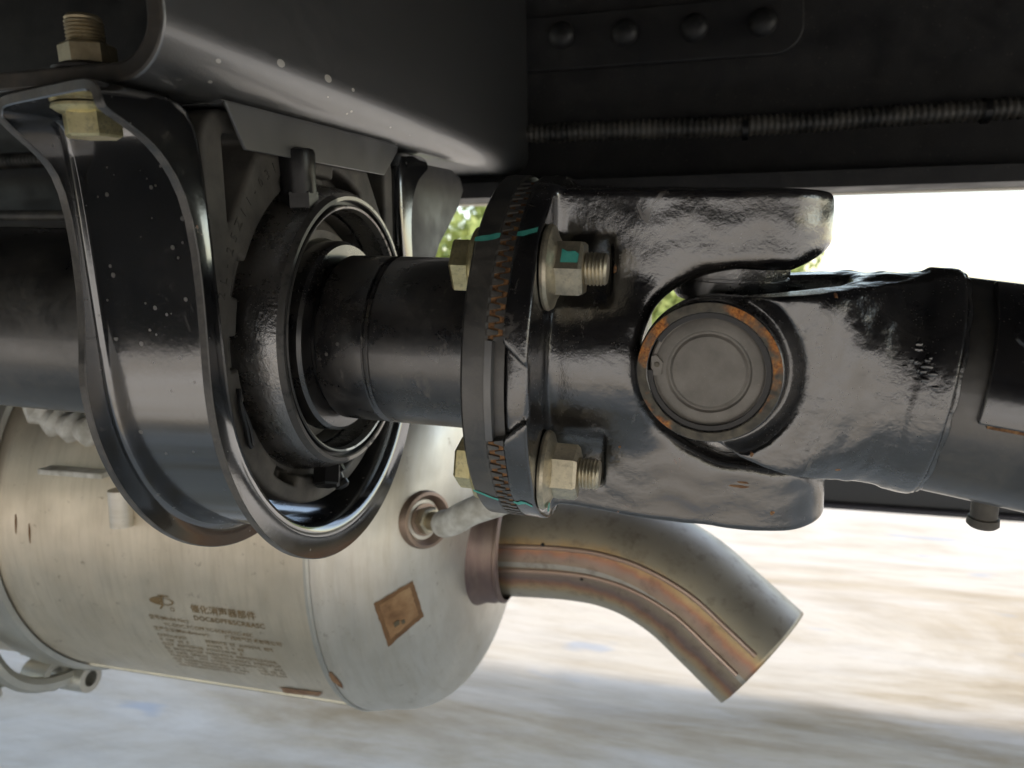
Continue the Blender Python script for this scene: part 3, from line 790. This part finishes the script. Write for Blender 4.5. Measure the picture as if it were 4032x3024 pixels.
# ---- hanger bolt
def hexprism(r, t0, t1, ch=.0012, seg=6):
    return lathe([(t0, 0), (t0, r * .9), (t0 + ch, r), (t1 - ch, r), (t1, r * .9), (t1, 0)], seg)
def thread(r, t0, t1, pitch=.0015):
    p = [(t0, 0)]; t = t0; k = 0
    while t < t1 - pitch:
        p += [(t, r), (t + pitch * .5, r * .90)]; t += pitch
    p += [(t1 - .001, r * .95), (t1, r * .82), (t1, 0)]
    return lathe(p, 28)
UPX = Matrix.Rotation(R(-90), 4, 'Y')   # local X -> +Z
bolt = thing('hanger_bolt', 'yellow zinc flange bolt holding the hanger strap to the crossmember', 'bolt', (0, 0, 0), HROT)
BM = Matrix.Translation((-.1222, -.1180, .1003))
DNX = Matrix.Rotation(R(90), 4, 'Y')
SP8 = Matrix.Rotation(R(8), 4, 'X')
link('bolt_head', hexprism(.0098, .0020, .0108, .0008), 'zinc', bolt, BM @ DNX @ SP8, smooth=25)
link('head_flange', lathe([(0, 0), (0, .0122), (.0010, .0125), (.0022, .0108), (.0032, .0088), (.0032, 0)], 40), 'zinc', bolt, BM @ DNX)
NM = Matrix.Translation((-.1215, -.1165, ZB + T))
link('nut', hexprism(.0092, .0005, .0092, .0008), 'zinc_dark', bolt, NM @ UPX @ SP8, smooth=25)
link('nut_flange', lathe([(0, 0), (0, .0120), (.0010, .0120), (.0024, .0092), (.0024, 0)], 36), 'rail', bolt, NM @ UPX)
link('threaded_end', thread(.0063, .0090, .0185, .0012), 'zinc_dark', bolt, NM @ UPX)
# ---- bent retaining plate between crossmember and cushion
rp = thing('retaining_plate', 'thin grey bent plate hanging under the crossmember above the bearing', 'plate', (0, 0, 0), HROT)
bev(link('bent_tab', prism([(-.0825, .1030), (-.0735, .0882), (.0640, .0862), (.0850, .1010), (.087, .1045), (-.084, .1055)], -.0925, -.0910), 'plate', rp), .0004)
link('top_leaf', box(-.150, -.0926, -.084, .087, .1048, .1062), 'plate', rp)

# ================================================================== CENTRE BEARING
BROT = (R(5.0), R(2.0), 0)
cbg = thing('center_bearing', 'shaft centre bearing in black housing with rubber cushion inside the hanger', 'bearing', (0, 0, 0), BROT)
def f_cush(x, y, z):
    d = np.sqrt(y * y + z * z)
    hw = .0915
    body = smin(d - hw - .001, sbox(x * 0, y, z, (0, 0, .05), (1, hw, .0505), .016), .004)
    def tri(yy):
        p = np.maximum(np.maximum(-(yy + .0765), z - .0905), (yy * .76 - z * .65 + .0800 + .0143) * 1.0)
        return p
    def tri2(yy):
        a = yy + .078; c = .0915 - z
        diag = (a + (.0915 - z) * .72 - .0275) / 1.23
        return smax(smax(-a, -c, .004), diag, .004)
    body = smax(body, -smin(tri2(y), tri2(-y), .001), .0012)
    body = smax(body, .060 - d, .001)
    ang = np.degrees(np.arctan2(z, -y))
    slot = smax(np.abs(d - .0805) - .0035, -1 + 0 * d, .001)
    wins = 1e3
    for a0, a1 in [(63, 82), (100, 122), (-62, -47), (-26, -16), (-4, 6), (18, 30), (140, 165), (-120, -80)]:
        wins = np.minimum(wins, (np.abs(ang - (a0 + a1) / 2) - (a1 - a0) / 2) * .0014)
    slot = smax(slot, wins, .0015)
    body = smax(body, -smax(slot, -.113 - x, .001), .001)
    body = smax(body, -smax(np.abs(d - .070) - .0085, -.1075 - x, .001), .001)
    return smax(body, np.abs(x + .1195) - .0185, .0025)
cush = link('rubber_cushion', surfnet(f_cush, (-.142, -.098, -.098), (-.097, .098, .106), .0012), 'rubber', cbg, smooth=50)
# raised characters on the cushion face
def arc_text(txt, r, a0, da, size, X, parent):
    for i, ch in enumerate(txt):
        cu = bpy.data.curves.new('t', 'FONT'); cu.body = ch; cu.size = size; cu.align_x = 'CENTER'; cu.extrude = .0005; cu.resolution_u = 2
        to = bpy.data.objects.new('t', cu); COL.objects.link(to)
        me = bpy.data.meshes.new_from_object(to.evaluated_get(bpy.context.evaluated_depsgraph_get())); bpy.data.objects.remove(to)
        a = a0 - da * i
        # text frame: right = tangent, up = radial, in the YZ plane seen from +X
        up_ = Vector((0, math.cos(a), math.sin(a))); rt_ = Vector((0, math.sin(a), -math.cos(a)))
        mtx = Matrix((( 1 * 0, 0, 1, X), (rt_.y, up_.y, 0, r * math.cos(a)), (rt_.z, up_.z, 0, r * math.sin(a)), (0, 0, 0, 1)))
        me.materials.clear()
        link('raised_character', me, 'rubber', parent, mtx, smooth=0)
arc_text('2L-25Z11-031', .0885, R(163), R(4.1), .0065, -.1012, cush)
# housing ring (turned about the shaft axis)
HP = [(-.130, .0755), (-.1135, .0765), (-.1105, .0765), (-.1095, .0755), (-.1040, .0748), (-.0960, .0735), (-.0905, .0722), (-.0875, .0708)]
link('housing', lathe(HP, 128), 'housing', cbg)
link('worn_rim', lathe([(-.0876, .0708), (-.0858, .0698), (-.0850, .0690), (-.0850, .0672), (-.0860, .0668)], 128), 'worn', cbg)
link('rim_groove', lathe([(-.0860, .0668), (-.0890, .0664), (-.0890, .0648), (-.0864, .0645)], 128), 'plastic', cbg)
link('inner_lip', lathe([(-.0864, .0646), (-.0858, .0640), (-.0862, .0630), (-.0900, .0624)], 128), 'worn', cbg)
link('inner_wall', lathe([(-.0900, .0624), (-.1115, .0614), (-.1125, .0600)], 128), 'housing', cbg)
link('grey_seal', lathe([(-.112, .0612), (-.1105, .0590), (-.1060, .0550), (-.1030, .0520), (-.103, .0480), (-.106, .0455), (-.106, .030)], 128), 'seal', cbg)
# rubber cap standing on the top, grease nipple below, locking clip
cpb = Vector((-.0962, -.030, .0655)); cpd = Vector((0, -.05, 1)).normalized()
cmx_ = Matrix.Translation(cpb) @ cpd.to_track_quat('X', 'Y').to_matrix().to_4x4()
ncap = link('breather_cap', lathe([(.004, 0), (.004, .0083), (.0135, .0083), (.0215, .0088), (.0235, .0082), (.0242, .0060), (.0225, .0052), (.0225, 0)], 28), 'plastic', cbg, cmx_)
link('cap_hex', lathe([(-.004, 0), (-.004, .0088), (.0045, .0088), (.0055, .0080)], 6), 'plastic', ncap, smooth=20)
gn = Vector((-.0965, -.010, -.0745)); gd = Vector((.55, -.1, -.8)).normalized()
gmx = Matrix.Translation(gn) @ gd.to_track_quat('X', 'Y').to_matrix().to_4x4()
gnp = link('grease_nipple', lathe([(0, 0), (0, .0052), (.004, .0052), (.0045, .0036), (.0075, .0030), (.0085, .0040), (.0110, .0040), (.0125, .0026), (.0125, 0)], 20), 'plastic', cbg, gmx)
link('nipple_hex', lathe([(-.001, 0), (-.001, .0062), (.004, .0062), (.004, 0)], 6), 'plastic', gnp, smooth=20)
gn2 = Matrix.Translation((-.0955, -.018, -.0745)) @ Vector((.2, -.5, -.8)).normalized().to_track_quat('X', 'Y').to_matrix().to_4x4()
link('hex_plug', lathe([(-.004, 0), (-.004, .0075), (.006, .0075), (.007, .0062), (.007, 0)], 6), 'plastic', cbg, gn2, smooth=20)
lc = [(-.1000, -.0815, -.014), (-.0985, -.0835, -.022), (-.0990, -.0800, -.032), (-.0990, -.0785, -.040), (-.0988, -.0765, -.0405), (-.099, -.0775, -.032), (-.100, -.081, -.021)]
link('wire_clip', tube_path(catmull(lc, 5), .0011, 8), 'plastic', cbg)

# ================================================================== FRONT SHAFT (S frame)
SLOC, SROT = (0, 0, -.0035), (R(8.0), R(2.1), 0)
SM = Matrix.Translation(SLOC) @ Euler(SROT).to_matrix().to_4x4()
fs = thing('front_propeller_shaft', 'black front drive shaft from the left edge through the bearing to the flange', 'drive shaft', SLOC, SROT)
link('tube', lathe([(-1.3, .0535), (-.20, .0535), (-.188, .048), (-.18, .030)], 96), 'tube', fs)
link('journal', lathe([(-.182, .030), (-.12, .030), (-.12, .043), (-.1105, .0455), (-.108, .0455), (-.108, .040), (-.09, .0395)], 96), 'shaft', fs)
link('dust_slinger', lathe([(-.1010, .0395), (-.1010, .0492), (-.0985, .0500), (-.0905, .0497), (-.0890, .0480), (-.0890, .0395)], 96), 'shaft', fs)
link('sleeve', lathe([(-.0862, .0400), (-.0858, .0419), (-.0845, .0428), (-.066, .0430), (-.0615, .0428), (-.0607, .0420)], 96), 'shaft', fs)
link('gap_ring', lathe([(-.0892, .039), (-.0855, .039)], 96), 'plastic', fs)
link('spline_shaft', lathe([(-.0607, .0418), (-.0596, .0432), (-.0585, .0421), (-.0572, .0430), (.004, .0430)], 96), 'shaft', fs)
FR = .0825
cf = link('companion_flange', lathe([(-.0, .040), (-.0000, FR - .0015), (.0012, FR), (.0098, FR), (.0110, FR - .001), (.0112, .060), (.0112, .03)], 144), 'flange', fs)
# cross serrations: interlocking teeth on both plates, rust in the joint
for sg in (1, -1):
    link('serration_core', lathe([(.0108, FR - .0008), (.0172, FR - .0008)], 60, min(sg * R(15), sg * R(76)), max(sg * R(15), sg * R(76))), 'rust_core', fs)
link('joint_face', lathe([(.0108, FR - .0038), (.0172, FR - .0038)], 60), 'flange', fs)
TA0, TA1, NT = 15.0, 75.0, 17
def tooth_mesh(w0, w1, x0, x1, r0, r1):
    v, f = [], []
    for r in (r0, r1):
        for (x, w) in ((x0, w0), (x1, w1)):
            for sgn in (-1, 1):
                a = sgn * w / r1
                v.append((x, -r * math.cos(a), r * math.sin(a)))
    # indices: r0:0,1(x0) 2,3(x1); r1: 4,5 6,7
    f = [(0, 1, 3, 2), (4, 6, 7, 5), (0, 4, 5, 1), (2, 3, 7, 6), (0, 2, 6, 4), (1, 5, 7, 3)]
    me = mesh('tooth', v, f)
    bm = bmesh.new(); bm.from_mesh(me); bmesh.ops.recalc_face_normals(bm, faces=bm.faces); bm.to_mesh(me); bm.free()
    me.materials.append(M['flange']); return me
pitch = R((TA1 - TA0) / NT) * FR
tA = tooth_mesh(pitch * .29, pitch * .12, .0105, .0150, FR - .006, FR + .0001)
tB = tooth_mesh(pitch * .29, pitch * .12, .0172, .0133, FR - .006, FR - .0002)

# ================================================================== FLANGE YOKE
JX = .107
fy = thing('flange_yoke', 'black cast fork yoke bolted to the flange, arms above and below', 'yoke', SLOC, SROT)
CA, SA = 1.0, 0.0
def f_fork(x, y, z):
    d = np.sqrt(y * y + z * z); az = np.abs(z)
    hub = scyl(d, x, .044, .018, .076, .012)
    t = np.clip((x - .03) / .05, 0, 1)
    w = .0285 + .0055 * t * t * (3 - 2 * t)
    ya = y; za = np.abs(z - .0032)
    x0_ = x; x = x + .085 * z * np.clip((x - .04) / .03, 0, 1) - .0075 * np.clip((x - .05) / .05, 0, 1)
    xs = np.clip(x, .03, JX)
    plan = np.sqrt((x - xs) ** 2 + ya * ya) - w
    topz = .0738 - .004 * np.clip((x - .125) / .025, 0, 1) ** 2
    arm = smax(smax(plan, za - topz, .0032), .018 - x, .003)
    body = smin(hub, arm, .011)
    zi = .0415 + .42 * np.maximum(0, x - .122)
    ell = np.where(x < JX, ((np.abs((x - JX) / .042) ** 2.3 + (za / .0415) ** 2.3) ** (1 / 2.3) - 1) * .041, za - zi)
    body = smax(body, -ell, .007)
    x = x0_
    plate = scyl(d, x, FR, .0165, .0272, .0016)
    body = smin(body, plate, .006)
    # window between the toothed sectors
    wn = np.maximum(np.abs(z) - (.0215 - np.clip((x - .0145) / .013, 0, 1.2) * .0125), .0788 - d)
    wn = np.maximum(wn, x - .0335)
    body = smax(body, -wn, .004)
    for sy in (-1, 1):
        for sz in (-1, 1):
            bd = np.sqrt((y - sy * .0453) ** 2 + (z - sz * .0453) ** 2)
            pk = smax(bd - .0192, np.abs(x - .040) - .0128, .003)
            body = smax(body, -pk, .002)
    body = body + wob(x, y, z, 190, .00012) + np.clip((x - .04) / .02, 0, 1) * wob(x * .5, y * .3, z, 520, .00010)
    return body
link('fork', surfnet(f_fork, (.0135, -.087, -.087), (.1535, .087, .087), .00125), 'cast', fy, smooth=70)

# teeth of both plates
for sgn in (1, -1):
    for k in range(NT):
        a = R(TA0 + (TA1 - TA0) * (k + .5) / NT) * sgn
        o = bpy.data.objects.new('serration_tooth', tA); COL.objects.link(o); o.parent = fs; o.rotation_euler = (-a, 0, 0)
        a2 = R(TA0 + (TA1 - TA0) * k / NT) * sgn
        o = bpy.data.objects.new('serration_tooth', tB); COL.objects.link(o); o.parent = fy; o.rotation_euler = (-a2, 0, 0)
# bare bright chamfer in the gap between the two toothed sectors
link('bare_chamfer', lathe([(.0100, FR + .0003), (.0128, FR - .0002), (.0132, FR - .006)], 30, R(-14.5), R(14.5)), 'plate', fs)

# ---- teal inspection marks
def rim_stripe(a_pts, parent, r=FR + .0003, wdt=.0016):
    v, f = [], []
    for i, (x, a, w) in enumerate(a_pts):
        for s_ in (-1, 1):
            aa = R(a) + s_ * w / r / 2
            v.append((x, -r * math.cos(aa), r * math.sin(aa)))
    for i in range(len(a_pts) - 1): f.append((2 * i, 2 * i + 1, 2 * i + 3, 2 * i + 2))
    o = link('paint_mark', mesh('mark', v, f), 'teal', parent); return o
rim_stripe([(.0002, 44.0, .0020), (.003, 44.3, .0030), (.006, 44.6, .0028), (.0085, 45.2, .0032), (.0104, 45.6, .0024)], fs)
rim_stripe([(.0172, 46.2, .0022), (.020, 46.5, .003), (.0225, 47.2, .0026), (.0252, 48.0, .0028)], fy)
rim_stripe([(.0002, -36.5, .0016), (.003, -37.8, .002), (.006, -39.4, .0022), (.0085, -40.6, .0018), (.0104, -41.2, .002)], fs)
rim_stripe([(.0172, -41.6, .0018), (.019, -42.6, .003), (.0205, -41.6, .0034), (.0222, -41.4, .0022), (.0252, -43.6, .002)], fy)

# ---- flange bolts
def flange_bolt(ly, lz, spin, label, markang):
    mtx = SM @ Matrix.Translation((0, ly, lz))
    t = thing('flange_bolt', label, 'bolt', mtx.to_translation(), mtx.to_euler(), 'bolts through the serrated flange')
    rot = Matrix.Rotation(spin, 4, 'X')
    link('bolt_head', hexprism(.0122, -.0125, -.0005), 'zinc', t, rot, smooth=25)
    link('head_collar', lathe([(-.0045, 0), (-.0045, .0120), (-.0025, .0160), (-.0006, .0165), (-.0006, 0)], 36), 'zinc', t)
    link('nut_collar', lathe([(.0274, 0), (.0274, .0178), (.0286, .0180), (.0300, .0172), (.0312, .0140), (.0325, .0118), (.0325, 0)], 48), 'zinc_nut', t)
    nut = link('nut', hexprism(.0125, .0300, .0432, .0014), 'zinc_nut', t, rot, smooth=25)
    link('threaded_end', thread(.0070, .0425, .0525), 'zinc_nut', t)
    # teal dab on one flat of the nut
    rr = .0125 * math.cos(R(30)) + .0003
    v = []
    if markang is not None:
        for x, s_ in ((.0345, -.0048), (.0415, -.0042), (.0418, -.0005), (.040, .0008), (.0372, .0004), (.0348, .0016)):
            p = Vector((x, -rr, s_ + .002)); v.append(Matrix.Rotation(-markang, 4, 'X') @ p)
        link('paint_mark', mesh('mark', v, [tuple(range(len(v)))]), 'teal', nut)
    return t
flange_bolt(-.0453, .0453, R(-6), 'flange bolt and nut beside the upper fork arm, teal stripe across its top', R(24))
flange_bolt(-.0453, -.0453, R(14), 'flange bolt and nut beside the lower fork arm, teal spot on its collar', None)
# teal dab on the lower nut collar
lowb = [o for o in COL.objects if o.name.startswith('flange_bolt')][-1]
v = [(.0302, -.0052 + .0028 * math.cos(a) - .004, -.0155 + .0022 * math.sin(a) + .0015) for a in np.linspace(0, 6.0, 12)]
link('paint_mark', mesh('mark', [(x + .0012, y, z) for x, y, z in v], [tuple(range(12))]), 'teal', lowb)

# ================================================================== REAR SHAFT (T frame)
JW = Vector((.1032, 0, -.0020))
TROT = (R(6), R(8.3), R(-8))
TM = Matrix.Translation(JW) @ Euler(TROT).to_matrix().to_4x4()
rs = thing('rear_propeller_shaft', 'dusty black rear drive shaft sloping down to the right edge', 'drive shaft', JW, TROT)
def f_yoke(x, y, z):
    d = np.sqrt(y * y + z * z); ay = np.abs(y)
    hub = scyl(d, x, .0475, .0745, .0862, .0012)
    xp = np.maximum(x, 0)
    h = .0288 + .0187 * np.clip(xp / .086, 0, 1)
    side = np.where(x < 0, np.sqrt(x * x + z * z) - .0288, (np.abs(z) - h) * .97)
    t = np.clip((x - .028) / .045, 0, 1)
    q = np.clip((np.sqrt(x * x + z * z) - .0295) / .0085, 0, 1); q = q * q * (3 - 2 * q)
    yo = .0475 + .0068 * q - .0068 * t + (.05 + .02 * np.sin(x * 130)) * z * np.sin(x * 345 + 1.1 + .5 * np.sin(x * 160)) * np.clip((x - .034) / .008, 0, 1) * np.clip((.078 - x) / .01, 0, 1)
    arm = smax(smax(side, ay - yo, .0022), np.abs(x - .02) - .062, .002)
    tt = np.clip((x - .026) / .048, 0, 1); tt = tt * tt * (3 - 2 * tt)
    arm = smax(arm, d - (.066 - .0183 * tt), .003)
    core = smax(d - h - .0005, np.abs(x - .063) - .022, .002)
    arm = smin(arm, core, .003)
    rd = np.sqrt(x * x + z * z)
    ear = scyl(rd, ay, .0288, .034, .0572, .0016)
    body = smin(arm, ear, .004)
    body = smin(body, hub, .003)
    ell = np.where(x > 0, (np.sqrt((x / .046) ** 2 + (y / .036) ** 2) - 1) * .036, ay - .036)
    body = smax(body, -ell, .006)
    body = smax(body, -smax(rd - .0240, .044 - ay, .0008), .0008)
    # cast pits and ridges on the arm
    k = np.clip((x - .034) / .01, 0, 1) * np.clip((.084 - x) / .01, 0, 1)
    body = body + k * .0005 * np.exp(-((x - .056) / .004) ** 2) - k * .0004 * np.exp(-((x - .046) / .004) ** 2) + k * wob(x, y * .3, z * .22, 300, .00032) + k * wob(x, y * .4, z * .5, 640, .00013)
    return body
link('tube_yoke', surfnet(f_yoke, (-.034, -.064, -.053), (.090, .064, .053), .0011), 'cast2', rs, smooth=75)
link('tube', lathe([(.078, .0455), (.5, .0455), (.9, .0455)], 96), 'tube', rs)
bead = []
for k in range(97):
    a = 2 * math.pi * k / 96; r = .0458 + .0002 * math.sin(k * 2.3)
    bead.append((.0866 + .0003 * math.sin(k * 1.1), -r * math.cos(a), r * math.sin(a)))
link('weld_bead', tube_path(bead, .0016, 8), 'cast2', rs)
# balance weight
WP = [(.0955, .0457), (.0955, .0480), (.0965, .0484), (.30, .0484), (.30, .0457)]
bw = bev(link('balance_weight', lathe(WP, 40, R(-3), R(74), closed=True), 'paint', rs), .0008)
bw['label'] = 'curved balance plate welded on the tube'
for (x, a, r1, r2) in [(.1065, 40, .0062, .003), (.1225, 34, .0066, .0055)]:
    c = Vector((x, -.0483 * math.cos(R(a)), .0483 * math.sin(R(a))))
    nn = Vector((0, -math.cos(R(a)), math.sin(R(a))))
    pm = Matrix.Translation(c) @ nn.to_track_quat('X', 'Y').to_matrix().to_4x4()
    link('weld_spot', lathe([(-.0005, r1), (r2 * .4, r1 * .92), (r2 * .8, r1 * .6), (r2, 0)], 20), 'paint', bw, pm)
for x, L in [(.099, .013), (.121, .06)]:
    link('rust_line', lathe([(x, .0454), (x, .0470), (x + L, .0470), (x + L, .0454)], 3, R(-4.6), R(-3.2), closed=True), 'rust_core', bw)
c = Vector((.1165, -.0455 * math.cos(R(-8)), .0455 * math.sin(R(-8))))
link('plug_weld', lathe([(-.001, .0048), (.0014, .0044), (.0026, .0022), (.003, 0)], 16), 'paint', rs, Matrix.Translation(c) @ Vector((0, -1, -.14)).to_track_quat('X', 'Y').to_matrix().to_4x4())
sd = Matrix.Translation((.1180, .006, -.040)) @ Matrix.Rotation(R(90 - 8), 4, 'Y')
link('rubber_stub', lathe([(0, 0), (0, .0052), (.0160, .0052), (.0165, .0061), (.0195, .0063), (.0206, .0052), (.0206, 0)], 28), 'rubber', rs, sd)

def blob(parent, p, n, rx, ry, h, mat, name, seed):
    rr = random.Random(seed); N = 14
    v = [(h, 0, 0)]; 
    for ring, sc_ in ((.55, .8), (1.0, 0)):
        for k in range(N):
            a = 2 * math.pi * k / N; q = ring * rr.uniform(.7, 1.15)
            v.append((h * sc_ - (.0004 if ring == 1.0 else 0), rx * q * math.cos(a), ry * q * math.sin(a)))
    f = [(0, 1 + k, 1 + (k + 1) % N) for k in range(N)] + [(1 + k, 1 + N + k, 1 + N + (k + 1) % N, 1 + (k + 1) % N) for k in range(N)]
    link(name, mesh(name, v, f), mat, parent, Matrix.Translation(p) @ Vector(n).to_track_quat('X', 'Z').to_matrix().to_4x4(), smooth=80)
def on_mesh(obj, mw, u, v_):
    '''point and normal of a casting under a photo pixel (local to its thing)'''
    inv = mw.inverted(); o_ = inv @ CAM_LOC; d_ = (inv.to_3x3() @ ray(u, v_)).normalized()
    ok, p, n, i_ = obj.ray_cast(o_, d_)
    return (p, n) if ok else None
FORK = [o for o in fy.children if o.name.startswith('fork')][0]
YK = [o for o in rs.children if o.name.startswith('tube_yoke')][0]
bpy.context.view_layer.update()
for k, (o_, mw, par, u, v_, rx, ry, mat, nm) in enumerate([
        (FORK, SM, fy, 2420, 1058, .0011, .0030, 'rust_rim', 'rust_spot'), (FORK, SM, fy, 2440, 1760, .0010, .0011, 'rust_rim', 'rust_spot'),
        (FORK, SM, fy, 3040, 2020, .0014, .0016, 'rust_rim', 'rust_spot'), (YK, TM, rs, 3290, 1160, .0010, .0020, 'rust_rim', 'rust_spot'),
        (YK, TM, rs, 3300, 1850, .0022, .0007, 'rust_rim', 'rust_spot'), (YK, TM, rs, 2960, 1790, .0010, .0014, 'rust_rim', 'rust_spot'),
        (FORK, SM, fy, 2910, 1915, .0060, .0011, 'stain', 'drip_stain'), (FORK, SM, fy, 2925, 1900, .0040, .0009, 'stain', 'drip_stain')]):
    hit = on_mesh(o_, mw, u, v_)
    if hit: blob(par, hit[0], hit[1], rx, ry, .00025, mat, nm, k)
for k in range(16):
    hit = on_mesh(YK, TM, 3640 + random.gauss(0, 26), 1440 + random.gauss(0, 60))
    if hit: blob(rs, hit[0], hit[1], random.uniform(.0010, .0022), random.uniform(.0008, .0016), random.uniform(.0005, .0010), 'paint', 'paint_blister', 50 + k)

# ================================================================== UNIVERSAL JOINT CROSS
uj = thing('joint_cross', 'universal joint cross, its grey round bearing cap facing out in rusty rim', 'universal joint', JW, SROT)
link('spider', lathe([(-.018, 0), (-.022, .012), (-.02, .020), (0, .024), (.02, .020), (.022, .012), (.018, 0)], 24), 'cast', uj)
SI = (Matrix.Translation(JW) @ Euler(SROT).to_matrix().to_4x4()).inverted()
for sgn in (1, -1):
    mz = Matrix.Rotation(R(-90 * sgn), 4, 'Y')
    cap = link('bearing_cap', lathe([(.024, 0), (.024, .0235), (.0262, .0250), (.0330, .0252), (.0332, .0243), (.0345, .0243), (.0348, .0252), (.0402, .0254), (.0405, .0246), (.0425, .0246), (.0428, .0258), (.060, .0258), (.060, 0)], 64), 'housing', uj, mz)
for sgn in (1, -1):
    mn = SI @ TM @ Matrix.Rotation(R(-90 * sgn), 4, 'Z')
    cap = link('bearing_cap', lathe([(.018, 0), (.018, .0220), (.028, .0234), (.0536, .0236), (.0544, .0228), (.0542, .0216), (.0548, .0206), (.0549, .0168), (.0539, .0160), (.0538, .0153), (.0546, .0142), (.0547, 0)], 96), 'cap', uj, mn)
    if sgn < 0: continue
    cap['label'] = 'round grey bearing cap with a ring groove'
    sr = link('snap_ring', lathe([(.0548, .0219), (.0548, .0239), (.0562, .0239), (.0562, .0219)], 80, R(24), R(352), closed=True), 'plastic', uj, mn)
    link('ring_lug', prism([(-.0222, -.0033), (-.0186, -.0026), (-.0180, .0026), (-.0208, .0056), (-.0228, .0048)], .0546, .0557), 'cap', uj, mn @ Matrix.Rotation(R(6), 4, 'X'))
    link('lug_pin', lathe([(.0555, 0), (.0555, .0012), (.0562, .0010), (.0564, 0)], 14), 'rust_rim', uj, mn @ Matrix.Translation((0, -.0205, -.0005)))
link('bore_rim', lathe([(.0566, .0242), (.05745, .0246), (.0575, .0268), (.0572, .0281)], 96), 'rust_rim', rs, Matrix.Rotation(R(-90), 4, 'Z'))
